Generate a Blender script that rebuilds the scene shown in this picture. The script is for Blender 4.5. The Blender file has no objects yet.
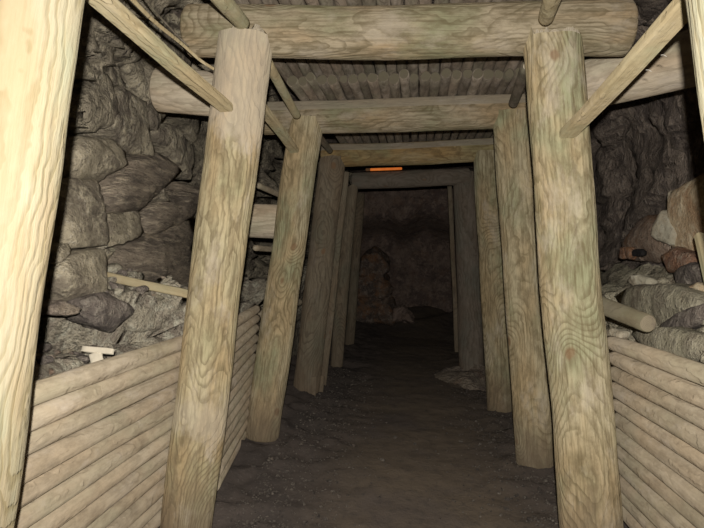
import bpy, bmesh, math, random
from mathutils import Vector, Matrix, noise
from mathutils.bvhtree import BVHTree

scene = bpy.context.scene
COL = scene.collection
rnd = random.Random(7)
PI = math.pi

# ------------------------------------------------------------------ camera
F = 620.0                       # focal length in pixels of a 704 px wide frame
YAW = math.atan(63 / F)         # the lens looks a little left of the drift's axis
CAM = Vector((0, 0, 1.3))
RIGHT = Vector((math.cos(YAW), math.sin(YAW), 0))
FWD = Vector((-math.sin(YAW), math.cos(YAW), 0))
UP = Vector((0, 0, 1))
cam = bpy.data.cameras.new('camera')
cam.sensor_width = 36.0
cam.lens = 36.0 * F / 704
cam.clip_start = 0.05
cam_ob = bpy.data.objects.new('camera', cam)
COL.objects.link(cam_ob)
cam_ob.location = CAM
cam_ob.rotation_euler = (PI / 2, 0, YAW)
scene.camera = cam_ob


def ray(px, py):
    return RIGHT * ((px - 352) / F) + FWD - UP * ((py - 264) / F)


def P(px, py, Y):
    "the point of the mine seen at that place, Y metres along the drift"
    d = ray(px, py)
    return CAM + d * (Y / d.y)


def PX(px, py, X):
    "the same, X metres to the side of the camera"
    d = ray(px, py)
    return CAM + d * (X / d.x)


def floor_z(x, y):
    k = max(0.0, min(1.0, (y - 2.9) / 1.0))
    return -0.02 + (0.04 - 0.06 * max(-1.5, min(1.5, x))) * k + 0.025 * noise.noise(Vector((x * 1.6, y * 1.1, 3.0)))


# ------------------------------------------------------------------ shader helpers
class NT:
    def __init__(self, name):
        self.m = bpy.data.materials.new(name)
        self.m.use_nodes = True
        self.t = self.m.node_tree
        self.t.nodes.clear()
        self.out = self.t.nodes.new('ShaderNodeOutputMaterial')
        self.b = self.t.nodes.new('ShaderNodeBsdfPrincipled')
        self.t.links.new(self.b.outputs[0], self.out.inputs[0])

    def put(self, sock, v):
        if isinstance(v, bpy.types.NodeSocket):
            self.t.links.new(v, sock)
        elif v is not None:
            if hasattr(sock.default_value, '__len__'):
                v = tuple(v)
                if len(sock.default_value) == 4 and len(v) == 3:
                    v = v + (1.0,)
            sock.default_value = v

    def math(self, op, a, b=None, c=None, clamp=False):
        n = self.t.nodes.new('ShaderNodeMath')
        n.operation = op
        n.use_clamp = clamp
        for i, v in enumerate((a, b, c)):
            if v is not None:
                self.put(n.inputs[i], v)
        return n.outputs[0]

    def vmath(self, op, a, b=None):
        n = self.t.nodes.new('ShaderNodeVectorMath')
        n.operation = op
        self.put(n.inputs[0], a)
        if b is not None:
            self.put(n.inputs[1], b)
        return n.outputs[0]

    def coords(self, which='Object'):
        return self.t.nodes.new('ShaderNodeTexCoord').outputs[which]

    def pos(self):
        return self.t.nodes.new('ShaderNodeNewGeometry').outputs['Position']

    def random(self):
        return self.t.nodes.new('ShaderNodeObjectInfo').outputs['Random']

    def noise(self, vec, scale, detail=3, rough=0.55, dist=0.0):
        n = self.t.nodes.new('ShaderNodeTexNoise')
        self.put(n.inputs['Vector'], vec)
        n.inputs['Scale'].default_value = scale
        n.inputs['Detail'].default_value = detail
        n.inputs['Roughness'].default_value = rough
        n.inputs['Distortion'].default_value = dist
        return n.outputs[0]

    def voronoi(self, vec, scale, feature='F1', dims='3D'):
        n = self.t.nodes.new('ShaderNodeTexVoronoi')
        n.voronoi_dimensions = dims
        n.feature = feature
        self.put(n.inputs['Vector'], vec)
        n.inputs['Scale'].default_value = scale
        return n

    def ramp(self, fac, lo, hi):
        n = self.t.nodes.new('ShaderNodeMapRange')
        n.interpolation_type = 'SMOOTHSTEP'
        self.put(n.inputs['Value'], fac)
        n.inputs['From Min'].default_value = lo
        n.inputs['From Max'].default_value = hi
        return n.outputs[0]

    def mix(self, fac, a, b, mode='MIX'):
        n = self.t.nodes.new('ShaderNodeMix')
        n.data_type = 'RGBA'
        n.blend_type = mode
        n.clamp_factor = True
        self.put(n.inputs[0], fac)
        self.put(n.inputs[6], a)
        self.put(n.inputs[7], b)
        return n.outputs[2]

    def sep(self, v):
        n = self.t.nodes.new('ShaderNodeSeparateXYZ')
        self.put(n.inputs[0], v)
        return n.outputs

    def comb(self, x, y, z):
        n = self.t.nodes.new('ShaderNodeCombineXYZ')
        for i, v in enumerate((x, y, z)):
            self.put(n.inputs[i], v)
        return n.outputs[0]

    def finish(self, color, rough=0.9, height=None, bump=0.3, distance=0.01, spec=0.2):
        self.put(self.b.inputs['Base Color'], color)
        self.put(self.b.inputs['Roughness'], rough)
        self.b.inputs['Specular IOR Level'].default_value = spec
        self.b.inputs['Diffuse Roughness'].default_value = 0.35
        if height is not None:
            n = self.t.nodes.new('ShaderNodeBump')
            n.inputs['Strength'].default_value = bump
            n.inputs['Distance'].default_value = distance
            self.put(n.inputs['Height'], height)
            self.t.links.new(n.outputs[0], self.b.inputs['Normal'])
        return self.m


def wood(name, light, tan, green, line, rings=20.0, line_amt=0.55, fine=0.25, knots=True, dust=0.3,
         dust_col=(0.52, 0.46, 0.38), stain=(0.10, 0.075, 0.05), stain_amt=0.35, zs=0.9, xs=3.0, ground=0.0, mottle=0.3, head=0.0, vary=0.0):
    n = NT(name)
    co = n.coords()
    r = n.random()
    off = n.comb(n.math('MULTIPLY', r, 41.3), n.math('MULTIPLY', r, 77.7), n.math('MULTIPLY', r, 23.9))
    s = n.sep(co)
    v = n.vmath('ADD', n.vmath('MULTIPLY', co, (xs, xs, zs)), off)
    field = n.math('MULTIPLY', n.noise(v, 1.0, 1.2, 0.45), rings)
    # wavy figure, as in slow-grown pine
    w = n.noise(n.vmath('ADD', n.vmath('MULTIPLY', co, (17, 17, 13)), off), 1.0, 2)
    field = n.math('ADD', field, n.math('MULTIPLY', w, 1.5))
    knot_dark = None
    if knots:
        ang = n.math('MULTIPLY', n.math('ARCTAN2', s[1], s[0]), 0.16)
        kv = n.comb(n.math('ADD', ang, n.math('MULTIPLY', r, 13.0)), n.math('ADD', s[2], n.math('MULTIPLY', r, 31.0)), 0.0)
        kvo = n.voronoi(kv, 1.5, 'F1', '2D')
        kn = n.math('ADD', kvo.outputs['Distance'], n.math('MULTIPLY', n.math('SUBTRACT', w, 0.5), 0.10))
        has = n.ramp(n.sep(kvo.outputs['Color'])[0], 0.35, 0.45)
        near = n.math('POWER', n.math('SUBTRACT', 1.0, n.ramp(kn, 0.0, 0.34)), 2.0)
        field = n.math('ADD', field, n.math('MULTIPLY', n.math('MULTIPLY', near, 3.2), has))
        knot_dark = n.math('MULTIPLY', has, n.math('SUBTRACT', 1.0, n.ramp(kn, 0.02, 0.055)))
    saw = n.math('FRACT', field)
    ring = n.math('MULTIPLY', n.ramp(saw, 0.42, 0.88), n.math('SUBTRACT', 1.0, n.ramp(saw, 0.90, 1.0)))
    patch = n.noise(n.vmath('ADD', n.vmath('MULTIPLY', co, (5, 5, 1.6)), off), 1.0, 3)
    patch2 = n.noise(n.vmath('ADD', n.vmath('MULTIPLY', co, (4, 4, 2.2)), n.vmath('ADD', off, (9.1, 4.2, 7.7))), 1.0, 4)
    fib = n.noise(n.vmath('ADD', n.vmath('MULTIPLY', co, (90, 90, 5)), off), 1.0, 2)
    col = n.mix(n.ramp(patch, 0.35, 0.65), light, tan)
    col = n.mix(n.ramp(patch2, 0.45, 0.68), col, green)
    fade = n.noise(n.vmath('ADD', n.vmath('MULTIPLY', co, (7, 7, 3)), n.vmath('ADD', off, (6, 2, 3))), 1.0, 3)
    col = n.mix(n.math('MULTIPLY', n.math('MULTIPLY', ring, line_amt), n.ramp(fade, 0.25, 0.6)), col, line)
    col = n.mix(n.math('MULTIPLY', n.ramp(fib, 0.42, 0.75), fine), col, line)
    mot = n.noise(n.vmath('ADD', n.vmath('MULTIPLY', co, (26, 26, 9)), n.vmath('ADD', off, (2, 9, 4))), 1.0, 6, 0.75)
    col = n.mix(n.math('MULTIPLY', n.ramp(mot, 0.40, 0.66), mottle), col, stain)
    st = n.noise(n.vmath('ADD', n.vmath('MULTIPLY', co, (9, 9, 4)), n.vmath('ADD', off, (3, 8, 1))), 1.0, 5, 0.65)
    col = n.mix(n.math('MULTIPLY', n.ramp(st, 0.55, 0.75), stain_amt), col, stain)
    ds = n.noise(n.vmath('ADD', n.vmath('MULTIPLY', co, (6, 6, 3)), n.vmath('ADD', off, (1, 5, 6))), 1.0, 6, 0.7)
    col = n.mix(n.math('MULTIPLY', n.ramp(ds, 0.52, 0.70), dust), col, dust_col)
    if head:
        hz = n.math('ADD', s[2], n.math('MULTIPLY', n.math('SUBTRACT', ds, 0.5), 0.8))
        base = n.math('MULTIPLY', n.ramp(hz, 0.45, 0.55), n.math('SUBTRACT', 1.0, n.ramp(hz, 0.62, 0.76)))
        col = n.mix(n.math('MULTIPLY', n.math('ADD', n.ramp(hz, 1.80, 1.95), n.math('MULTIPLY', base, 0.7)), head), col, dust_col)
    if knot_dark is not None:
        col = n.mix(n.math('MULTIPLY', knot_dark, 0.65), col, (0.20, 0.11, 0.055))
    if ground:
        zz = n.math('ADD', s[2], n.math('MULTIPLY', n.math('SUBTRACT', ds, 0.5), 0.9))
        col = n.mix(n.math('MULTIPLY', n.math('SUBTRACT', 1.0, n.ramp(zz, 0.0, 0.55)), ground), col, (0.15, 0.11, 0.075))
    if vary:
        k = n.math('ADD', 1.0 - vary, n.math('MULTIPLY', n.math('FRACT', n.math('MULTIPLY', r, 57.31)), 2 * vary))
        col = n.mix(1.0, col, n.comb(k, k, k), 'MULTIPLY')
    h = n.math('ADD', n.math('MULTIPLY', ring, -0.5), n.math('ADD', n.math('MULTIPLY', fib, 0.8), n.math('MULTIPLY', n.math('ADD', st, mot), 0.8)))
    return n.finish(col, 0.85, h, 0.55, 0.009)


def endgrain(name, a, b):
    n = NT(name)
    co = n.coords()
    s = n.sep(co)
    rr = n.math('SQRT', n.math('ADD', n.math('MULTIPLY', s[0], s[0]), n.math('MULTIPLY', s[1], s[1])))
    rr = n.math('ADD', n.math('MULTIPLY', rr, 160.0), n.math('MULTIPLY', n.noise(co, 9.0, 2), 3.0))
    ring = n.ramp(n.math('FRACT', rr), 0.3, 0.9)
    col = n.mix(n.math('MULTIPLY', ring, 0.5), a, b)
    dirt = n.noise(co, 18.0, 5, 0.7)
    col = n.mix(n.math('MULTIPLY', n.ramp(dirt, 0.5, 0.72), 0.6), col, (0.13, 0.10, 0.08))
    return n.finish(col, 0.92, dirt, 0.4, 0.008)


def rock(name, a, b, c, scale=1.0, spots=0.35, spot_col=(0.6, 0.55, 0.46), rust=0.0, streak=(1, 1, 1), bump=0.95, crack=0.5):
    n = NT(name)
    co = n.pos()
    v = n.vmath('MULTIPLY', co, streak)
    n1 = n.noise(v, 2.6 * scale, 5, 0.62, 0.4)
    n2 = n.noise(v, 9.0 * scale, 6, 0.7, 0.25)
    n3 = n.noise(co, 45.0 * scale, 4, 0.7)
    vo = n.voronoi(n.vmath('ADD', v, n.vmath('MULTIPLY', n.comb(n2, n1, n3), (0.12, 0.12, 0.12))), 6.0 * scale, 'DISTANCE_TO_EDGE').outputs['Distance']
    n5 = n.noise(v, 20.0 * scale, 5, 0.72, 0.25)
    col = n.mix(n.ramp(n1, 0.40, 0.60), a, b)
    col = n.mix(n.ramp(n2, 0.47, 0.63), col, c)
    col = n.mix(n.math('MULTIPLY', n.ramp(n5, 0.52, 0.62), 0.55), col, n.mix(0.5, b, (0.03, 0.025, 0.022)))
    if rust:
        n4 = n.noise(co, 5.0, 4, 0.6)
        col = n.mix(n.math('MULTIPLY', n.ramp(n4, 0.48, 0.68), rust), col, (0.34, 0.17, 0.08))
    col = n.mix(n.math('MULTIPLY', n.math('MULTIPLY', n.ramp(n3, 0.54, 0.62), n.ramp(n2, 0.40, 0.60)), spots), col, spot_col)
    col = n.mix(n.math('MULTIPLY', n.math('SUBTRACT', 1.0, n.ramp(vo, 0.0, 0.035)), crack), col, (0.05, 0.043, 0.038))
    h = n.math('ADD', n.math('MULTIPLY', n1, 1.6), n.math('ADD', n.math('MULTIPLY', n2, 1.6), n.math('ADD', n.math('MULTIPLY', n5, 0.9), n.math('MULTIPLY', n3, 0.5))))
    h = n.math('ADD', h, n.math('MULTIPLY', n.ramp(vo, 0.0, 0.06), 0.35 * crack))
    return n.finish(col, 0.85, h, bump, 0.075, 0.3)


M = {}
M['near'] = wood('pale pine', (0.345, 0.315, 0.23), (0.33, 0.265, 0.165), (0.31, 0.305, 0.21), (0.19, 0.15, 0.07), rings=26, line_amt=0.6, dust=0.15, dust_col=(0.42, 0.385, 0.30), stain_amt=0.15, stain=(0.26, 0.17, 0.08), fine=0.2, mottle=0.15)
M['post'] = wood('green tinted pine', (0.47, 0.405, 0.265), (0.45, 0.34, 0.195), (0.335, 0.33, 0.20), (0.13, 0.10, 0.045), rings=36, line_amt=0.58, dust=0.45, dust_col=(0.53, 0.46, 0.36), ground=0.75, fine=0.6, stain_amt=0.5, stain=(0.16, 0.12, 0.065), mottle=0.6)
M['post_pale'] = wood('dusty headed pine', (0.47, 0.405, 0.255), (0.45, 0.33, 0.18), (0.37, 0.34, 0.20), (0.13, 0.10, 0.05), rings=34, line_amt=0.55, dust=0.45, dust_col=(0.53, 0.455, 0.365), ground=0.75, fine=0.6, stain_amt=0.5, stain=(0.17, 0.125, 0.07), mottle=0.55, head=0.5)
M['cap'] = wood('weathered cap pine', (0.370, 0.309, 0.216), (0.360, 0.255, 0.146), (0.235, 0.225, 0.135), (0.10, 0.075, 0.035), rings=28, line_amt=0.55, dust=0.5, dust_col=(0.41, 0.35, 0.275), stain_amt=0.65, stain=(0.13, 0.10, 0.055), fine=0.6, mottle=0.6)
M['cap_gold'] = wood('golden mottled pine', (0.42, 0.335, 0.18), (0.36, 0.235, 0.10), (0.29, 0.25, 0.125), (0.13, 0.085, 0.035), rings=24, line_amt=0.55, dust=0.3, dust_col=(0.46, 0.385, 0.27), stain_amt=0.6, stain=(0.15, 0.10, 0.05), fine=0.5, mottle=0.55)
M['pale'] = wood('dusty pale log', (0.611, 0.520, 0.397), (0.585, 0.461, 0.319), (0.520, 0.468, 0.338), (0.22, 0.17, 0.11), rings=14, line_amt=0.35, dust=0.6, dust_col=(0.50, 0.43, 0.36), stain_amt=0.5, stain=(0.25, 0.19, 0.13), fine=0.3, mottle=0.35)
M['hewn'] = wood('hewn pale face', (0.371, 0.319, 0.234), (0.355, 0.291, 0.205), (0.323, 0.291, 0.205), (0.25, 0.20, 0.15), rings=8, line_amt=0.3, knots=False, dust=0.6, dust_col=(0.47, 0.41, 0.35), stain_amt=0.4, stain=(0.22, 0.18, 0.14), fine=0.4, mottle=0.4)
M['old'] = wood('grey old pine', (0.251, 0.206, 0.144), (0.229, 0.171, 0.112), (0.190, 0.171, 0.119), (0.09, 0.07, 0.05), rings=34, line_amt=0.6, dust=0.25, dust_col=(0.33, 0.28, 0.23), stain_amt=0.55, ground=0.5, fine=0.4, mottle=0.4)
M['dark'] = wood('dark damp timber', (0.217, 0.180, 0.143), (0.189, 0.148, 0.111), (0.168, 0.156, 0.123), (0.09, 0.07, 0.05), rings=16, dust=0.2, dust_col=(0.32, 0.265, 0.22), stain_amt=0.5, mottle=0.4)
M['pole'] = wood('peeled pole pine', (0.474, 0.396, 0.290), (0.455, 0.358, 0.245), (0.407, 0.352, 0.245), (0.27, 0.21, 0.14), rings=9, line_amt=0.35, knots=False, dust=0.45, dust_col=(0.53, 0.46, 0.385), stain_amt=0.7, stain=(0.20, 0.155, 0.105), zs=0.7, xs=6, mottle=0.4, vary=0.08)
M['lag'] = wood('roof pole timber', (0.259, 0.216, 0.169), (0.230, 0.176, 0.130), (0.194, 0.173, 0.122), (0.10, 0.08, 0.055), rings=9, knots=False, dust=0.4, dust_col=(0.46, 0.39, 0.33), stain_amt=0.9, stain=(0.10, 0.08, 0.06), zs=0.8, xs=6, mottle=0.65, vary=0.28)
M['brace'] = wood('split brace timber', (0.46, 0.395, 0.25), (0.43, 0.34, 0.20), (0.36, 0.35, 0.22), (0.26, 0.195, 0.10), rings=9, line_amt=0.45, knots=False, dust=0.3, dust_col=(0.55, 0.48, 0.37), stain_amt=0.35, stain=(0.24, 0.18, 0.10), zs=0.5, xs=7, mottle=0.3)
M['end'] = endgrain('sawn end grain', (0.47, 0.41, 0.31), (0.28, 0.215, 0.145))
M['pole_dirty'] = wood('dirty loose pole', (0.198, 0.177, 0.118), (0.185, 0.153, 0.096), (0.165, 0.153, 0.096), (0.16, 0.125, 0.085), rings=9, line_amt=0.35, knots=False, dust=0.4, dust_col=(0.22, 0.195, 0.145), stain_amt=0.6, zs=0.7, xs=6)
M['end_pole'] = endgrain('weathered pole end', (0.25, 0.21, 0.145), (0.17, 0.13, 0.085))
M['end_dark'] = endgrain('dull end grain', (0.155, 0.135, 0.09), (0.08, 0.065, 0.045))
M['rock_left'] = rock('folded grey schist', (0.5, 0.43, 0.315), (0.27, 0.225, 0.172), (0.64, 0.555, 0.4), 1.0, 0.5, streak=(1.0, 1.4, 1.0), crack=0.55)
M['rock_right'] = rock('dark flaky schist', (0.359, 0.285, 0.231), (0.204, 0.162, 0.138), (0.527, 0.423, 0.338), 1.3, 0.7, (0.5, 0.45, 0.40), streak=(1, 1.4, 0.6), crack=0.35)
M['rock_block'] = rock('jointed grey rock', (0.45, 0.385, 0.275), (0.25, 0.208, 0.155), (0.58, 0.5, 0.36), 1.2, 0.45, streak=(1, 0.8, 1.3), bump=0.75, crack=0.2)
M['rock_slab'] = rock('dark layered slab rock', (0.494, 0.399, 0.302), (0.246, 0.201, 0.159), (0.692, 0.571, 0.419), 1.2, 0.35, streak=(1, 0.5, 3.0), bump=0.95, crack=0.15)
M['stone_grey'] = rock('grey rubble stone', (0.610, 0.537, 0.403), (0.403, 0.336, 0.262), (0.720, 0.671, 0.525), 2.0, 0.5, crack=0.12)
M['stone_brown'] = rock('brown rubble stone', (0.44, 0.35, 0.26), (0.28, 0.22, 0.18), (0.56, 0.46, 0.35), 2.0, 0.4, rust=0.35, crack=0.12)
M['stone_tan'] = rock('tan ochre rock', (0.644, 0.506, 0.328), (0.483, 0.351, 0.218), (0.713, 0.598, 0.414), 1.6, 0.35, rust=0.65, bump=0.45, crack=0.08)
M['stone_pale'] = rock('pale cream rock', (0.501, 0.458, 0.349), (0.414, 0.349, 0.251), (0.544, 0.501, 0.392), 1.6, 0.2, rust=0.2, bump=0.35, crack=0.05)
M['stone_dark'] = rock('dark purple grey rock', (0.306, 0.251, 0.211), (0.182, 0.151, 0.131), (0.416, 0.354, 0.291), 1.8, 0.35, crack=0.12)
M['stone_rust'] = rock('rust red rock', (0.612, 0.324, 0.180), (0.360, 0.208, 0.144), (0.540, 0.396, 0.288), 1.8, 0.35, rust=0.6, crack=0.1)
M['bank'] = rock('grey green dirt bank', (0.546, 0.494, 0.351), (0.377, 0.325, 0.240), (0.650, 0.585, 0.429), 1.6, 0.5, rust=0.15, crack=0.0)
M['back'] = rock('brown end rock', (0.340, 0.250, 0.200), (0.220, 0.160, 0.136), (0.420, 0.310, 0.250), 0.8, 0.15, rust=0.2, crack=0.2)


def floor_material():
    n = NT('trodden dirt floor')
    co = n.pos()
    s = n.sep(co)
    n1 = n.noise(co, 1.7, 5, 0.6)
    n2 = n.noise(co, 14.0, 6, 0.72)
    n3 = n.noise(co, 70.0, 3, 0.7)
    path = n.math('SUBTRACT', 1.0, n.ramp(n.math('ABSOLUTE', n.math('SUBTRACT', s[0], 0.08)), 0.25, 0.85))
    col = n.mix(n.ramp(n1, 0.35, 0.65), (0.098, 0.078, 0.066), (0.066, 0.054, 0.047))
    col = n.mix(n.math('MULTIPLY', n.math('MULTIPLY', path, 0.9), n.ramp(n1, 0.25, 0.6)), col, (0.138, 0.106, 0.076))
    col = n.mix(n.math('MULTIPLY', n.ramp(n2, 0.45, 0.72), 0.6), col, (0.055, 0.046, 0.041))
    col = n.mix(n.math('MULTIPLY', n.ramp(n3, 0.60, 0.72), n.math('SUBTRACT', 0.5, n.math('MULTIPLY', path, 0.4))), col, (0.26, 0.23, 0.20))
    h = n.math('ADD', n2, n.math('MULTIPLY', n3, 0.4))
    return n.finish(col, 0.93, h, 0.6, 0.025)


M['stone_soot'] = rock('dull brown stone', (0.20, 0.155, 0.12), (0.12, 0.095, 0.08), (0.25, 0.20, 0.16), 2.0, 0.2, crack=0.0)
M['stone_red'] = rock('reddish brown rock', (0.535, 0.386, 0.283), (0.356, 0.253, 0.194), (0.653, 0.513, 0.394), 1.6, 0.3, rust=0.7, crack=0.0)
M['soot'] = rock('black stone', (0.045, 0.04, 0.038), (0.03, 0.027, 0.026), (0.06, 0.05, 0.048), 2.0, 0.1, crack=0.0)  # near-black colour paints the darkness inside a small hole
M['pillar'] = rock('rust stained brown rock', (0.27, 0.19, 0.14), (0.15, 0.115, 0.095), (0.36, 0.28, 0.225), 1.2, 0.4, rust=0.8, crack=0.5)
M['floor'] = floor_material()
M['gravel'] = rock('dull floor gravel', (0.180, 0.150, 0.123), (0.105, 0.087, 0.075), (0.285, 0.240, 0.195), 3.0, 0.3, crack=0.0)


def plain(name, col, rough=0.6, metal=0.0, scale=40, var=0.25):
    n = NT(name)
    nz = n.noise(n.coords(), scale, 4)
    c = n.mix(n.math('MULTIPLY', n.ramp(nz, 0.4, 0.7), var), col, tuple(x * 0.4 for x in col))
    n.b.inputs['Metallic'].default_value = metal
    return n.finish(c, rough, nz, 0.2, 0.003)


M['nail'] = plain('grey nail steel', (0.45, 0.41, 0.36), 0.6, 0.0)
M['chip'] = plain('pale split wood', (0.64, 0.57, 0.45), 0.8, 0.0, 30, 0.2)
M['rust'] = plain('rusty iron', (0.30, 0.15, 0.07), 0.9, 0.0, 60, 0.6)


def glow_material():
    n = NT('orange lamp glow')
    col = n.mix(n.ramp(n.noise(n.coords(), 14, 3), 0.3, 0.7), (1.0, 0.30, 0.06), (0.9, 0.20, 0.03))
    n.put(n.b.inputs['Emission Color'], col)
    n.b.inputs['Emission Strength'].default_value = 0.28
    return n.finish(col, 0.5)


M['glow'] = glow_material()


# ------------------------------------------------------------------ object helpers
def link(name, bm, mats, parent=None, matrix=None, smooth=True):
    me = bpy.data.meshes.new(name)
    bmesh.ops.recalc_face_normals(bm, faces=bm.faces)
    bm.to_mesh(me)
    bm.free()
    for m in (mats if isinstance(mats, (list, tuple)) else [mats]):
        me.materials.append(m)
    if smooth:
        for p in me.polygons:
            p.use_smooth = True
    o = bpy.data.objects.new(name, me)
    COL.objects.link(o)
    if matrix is not None:
        o.matrix_world = matrix
    if parent is not None:
        o.parent = parent
        o.matrix_parent_inverse = parent.matrix_world.inverted() if matrix is not None else Matrix()
    return o


def tag(o, label, cat, group=None):
    o['label'] = label
    o['category'] = cat
    if group:
        o['group'] = group
    return o


def structure(o):
    o['kind'] = 'structure'
    return o


def sharp(o, angle=35):
    "keep sawn edges crisp on a smooth-shaded mesh"
    me = o.data
    bm = bmesh.new()
    bm.from_mesh(me)
    for e in bm.edges:
        if len(e.link_faces) == 2 and e.calc_face_angle(0) > math.radians(angle):
            e.smooth = False
    bm.to_mesh(me)
    bm.free()
    return o


ORD = ['first', 'second', 'third', 'fourth', 'fifth', 'sixth', 'seventh', 'eighth', 'ninth', 'tenth', 'eleventh', 'twelfth', 'thirteenth',
       'fourteenth', 'fifteenth', 'sixteenth', 'seventeenth', 'eighteenth', 'nineteenth', 'twentieth', 'twenty-first', 'twenty-second',
       'twenty-third', 'twenty-fourth', 'twenty-fifth', 'twenty-sixth', 'twenty-seventh', 'twenty-eighth', 'twenty-ninth', 'thirtieth']


def frame(A, B, yhint=Vector((0, 1, 0))):
    z = (B - A).normalized()
    if abs(z.dot(yhint)) > 0.95:
        yhint = Vector((0, 0, 1))
    x = yhint.cross(z).normalized()
    y = z.cross(x)
    m = Matrix((x, y, z)).transposed().to_4x4()
    m.translation = A
    return m


def log(name, A, B, rA, rB, mat, seed=0, end=None, seg=28, step=0.06, wob=0.007, bend=0.012, top=None, flat=None, round_end=0.012, parent=None):
    """a round timber from A to B; `top(p)` gives, for a point of the far end, the height it is cut at (a saddle);
    `flat` = (angle, depth) hews one side flat"""
    L = (B - A).length
    m = frame(A, B)
    n = max(6, int(L / step))
    sv = Vector((seed * 7.31, seed * 3.77, seed * 1.13))

    def rad(th, t):
        c = Vector((math.cos(th), math.sin(th), 0))
        r = rA + (rB - rA) * t
        k = noise.noise(c * 0.9 + Vector((0, 0, t * L * 1.6)) + sv) * wob * 1.6 + noise.noise(c * 2.4 + Vector((0, 0, t * L * 5)) + sv) * wob * 0.45
        r = r + k * (r / 0.12)
        if flat:
            a = th - flat[0]
            if math.cos(a) > 0.05:
                r = min(r, (rA + (rB - rA) * t - flat[1]) / math.cos(a))
        return r

    def centre(t):
        return Vector((noise.noise(sv + Vector((t * L * 0.7, 0, 0))), noise.noise(sv + Vector((0, t * L * 0.7, 9))), 0)) * bend * math.sin(PI * t) * 2

    bm = bmesh.new()
    minv = m.inverted()
    axis = (B - A).normalized()

    def endlen(lx, ly):
        if top is None:
            return L
        w = m @ Vector((lx, ly, L))
        h = top(w)
        return L + (h - w.z) / axis.z

    rings = []
    for i in range(n + 1):
        t = i / n
        ring = []
        for j in range(seg):
            th = 2 * PI * j / seg
            c = centre(t)
            r = rad(th, t)
            if i == 0 or (i == n and top is None):
                r -= round_end
            lx, ly = c.x + r * math.cos(th), c.y + r * math.sin(th)
            z = t * L
            if top is not None:
                e = endlen(rad(th, 1) * math.cos(th), rad(th, 1) * math.sin(th))
                z = t * e if t > 0.5 else t * L
                if t > 0.5:
                    z = L * 0.5 + (t - 0.5) / 0.5 * (e - L * 0.5)
            elif i == n:
                z = L
            ring.append(bm.verts.new((lx, ly, z)))
        rings.append(ring)
        if i == 0 and round_end > 0:
            ring2 = []
            for j in range(seg):
                th = 2 * PI * j / seg
                r = rad(th, 0)
                ring2.append(bm.verts.new((r * math.cos(th), r * math.sin(th), round_end)))
            rings.append(ring2)
        if i == n - 1 and top is None and round_end > 0:
            ring2 = []
            for j in range(seg):
                th = 2 * PI * j / seg
                r = rad(th, 1)
                ring2.append(bm.verts.new((r * math.cos(th), r * math.sin(th), L - round_end)))
            rings.append(ring2)
    for a, b in zip(rings, rings[1:]):
        for j in range(seg):
            k = (j + 1) % seg
            fc = bm.faces.new((a[j], a[k], b[k], b[j]))
            if flat and math.cos(2 * PI * (j + 0.5) / seg - flat[0]) > 1 - flat[1] / rA:
                fc.material_index = 2
    for which in (0, 1):
        outer = rings[0] if which == 0 else rings[-1]
        prev = outer
        nr = 4 if (which == 0 or top is None) else 10
        for q in range(1, nr):
            f = 1 - q / nr
            cur = []
            for j in range(seg):
                v = outer[j].co
                lx, ly = v.x * f, v.y * f
                if which == 0:
                    z = 0.004 * noise.noise(Vector((lx * 20, ly * 20, 0)) + sv)
                elif top is None:
                    z = L + 0.004 * noise.noise(Vector((lx * 20, ly * 20, 5)) + sv)
                else:
                    z = endlen(lx, ly)
                cur.append(bm.verts.new((lx, ly, z)))
            for j in range(seg):
                k = (j + 1) % seg
                fc = bm.faces.new((prev[j], prev[k], cur[k], cur[j]))
                fc.material_index = 1
            prev = cur
        z0 = 0 if which == 0 else (L if top is None else endlen(0, 0))
        cv = bm.verts.new((0, 0, z0))
        for j in range(seg):
            k = (j + 1) % seg
            fc = bm.faces.new((prev[j], prev[k], cv))
            fc.material_index = 1
    o = link(name, bm, [mat, end or M['end']] + ([M['hewn']] if flat else []), parent, m)
    return sharp(o, 50)


def plank(name, A, B, w, h, mat, seed=0, yhint=Vector((0, 0, 1)), taper=1.0, ends=None, bulge=0.0):
    "a split or sawn piece from A to B, w wide and h thick"
    L = (B - A).length
    m = frame(A, B, yhint)
    bm = bmesh.new()
    n = max(4, int(L / 0.08))
    sv = Vector((seed * 5.1, seed * 2.3, seed))
    c = min(w, h) * 0.18
    prof = [(-w / 2 + c, -h / 2), (w / 2 - c, -h / 2), (w / 2, -h / 2 + c), (w / 2, h / 2 - c), (w / 2 - c, h / 2 + bulge * 0.5), (0, h / 2 + bulge), (-w / 2 + c, h / 2 + bulge * 0.5), (-w / 2, h / 2 - c), (-w / 2, -h / 2 + c)]
    rings = []
    for i in range(n + 1):
        t = i / n
        k = 1 + (taper - 1) * t
        dx = noise.noise(sv + Vector((t * L * 1.5, 0, 0))) * 0.008
        dy = noise.noise(sv + Vector((0, t * L * 1.5, 4))) * 0.008
        rings.append([bm.verts.new((x * k + dx, y * k + dy + noise.noise(sv + Vector((x * 20, y * 20, t * L * 6))) * 0.0025, t * L)) for x, y in prof])
    np_ = len(prof)
    for a, b in zip(rings, rings[1:]):
        for j in range(np_):
            bm.faces.new((a[j], a[(j + 1) % np_], b[(j + 1) % np_], b[j]))
    f0 = bm.faces.new(rings[0])
    f1 = bm.faces.new(rings[-1])
    f0.material_index = f1.material_index = 1
    o = link(name, bm, [mat, ends or M['end']], None, m)
    return sharp(o, 40)


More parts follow.
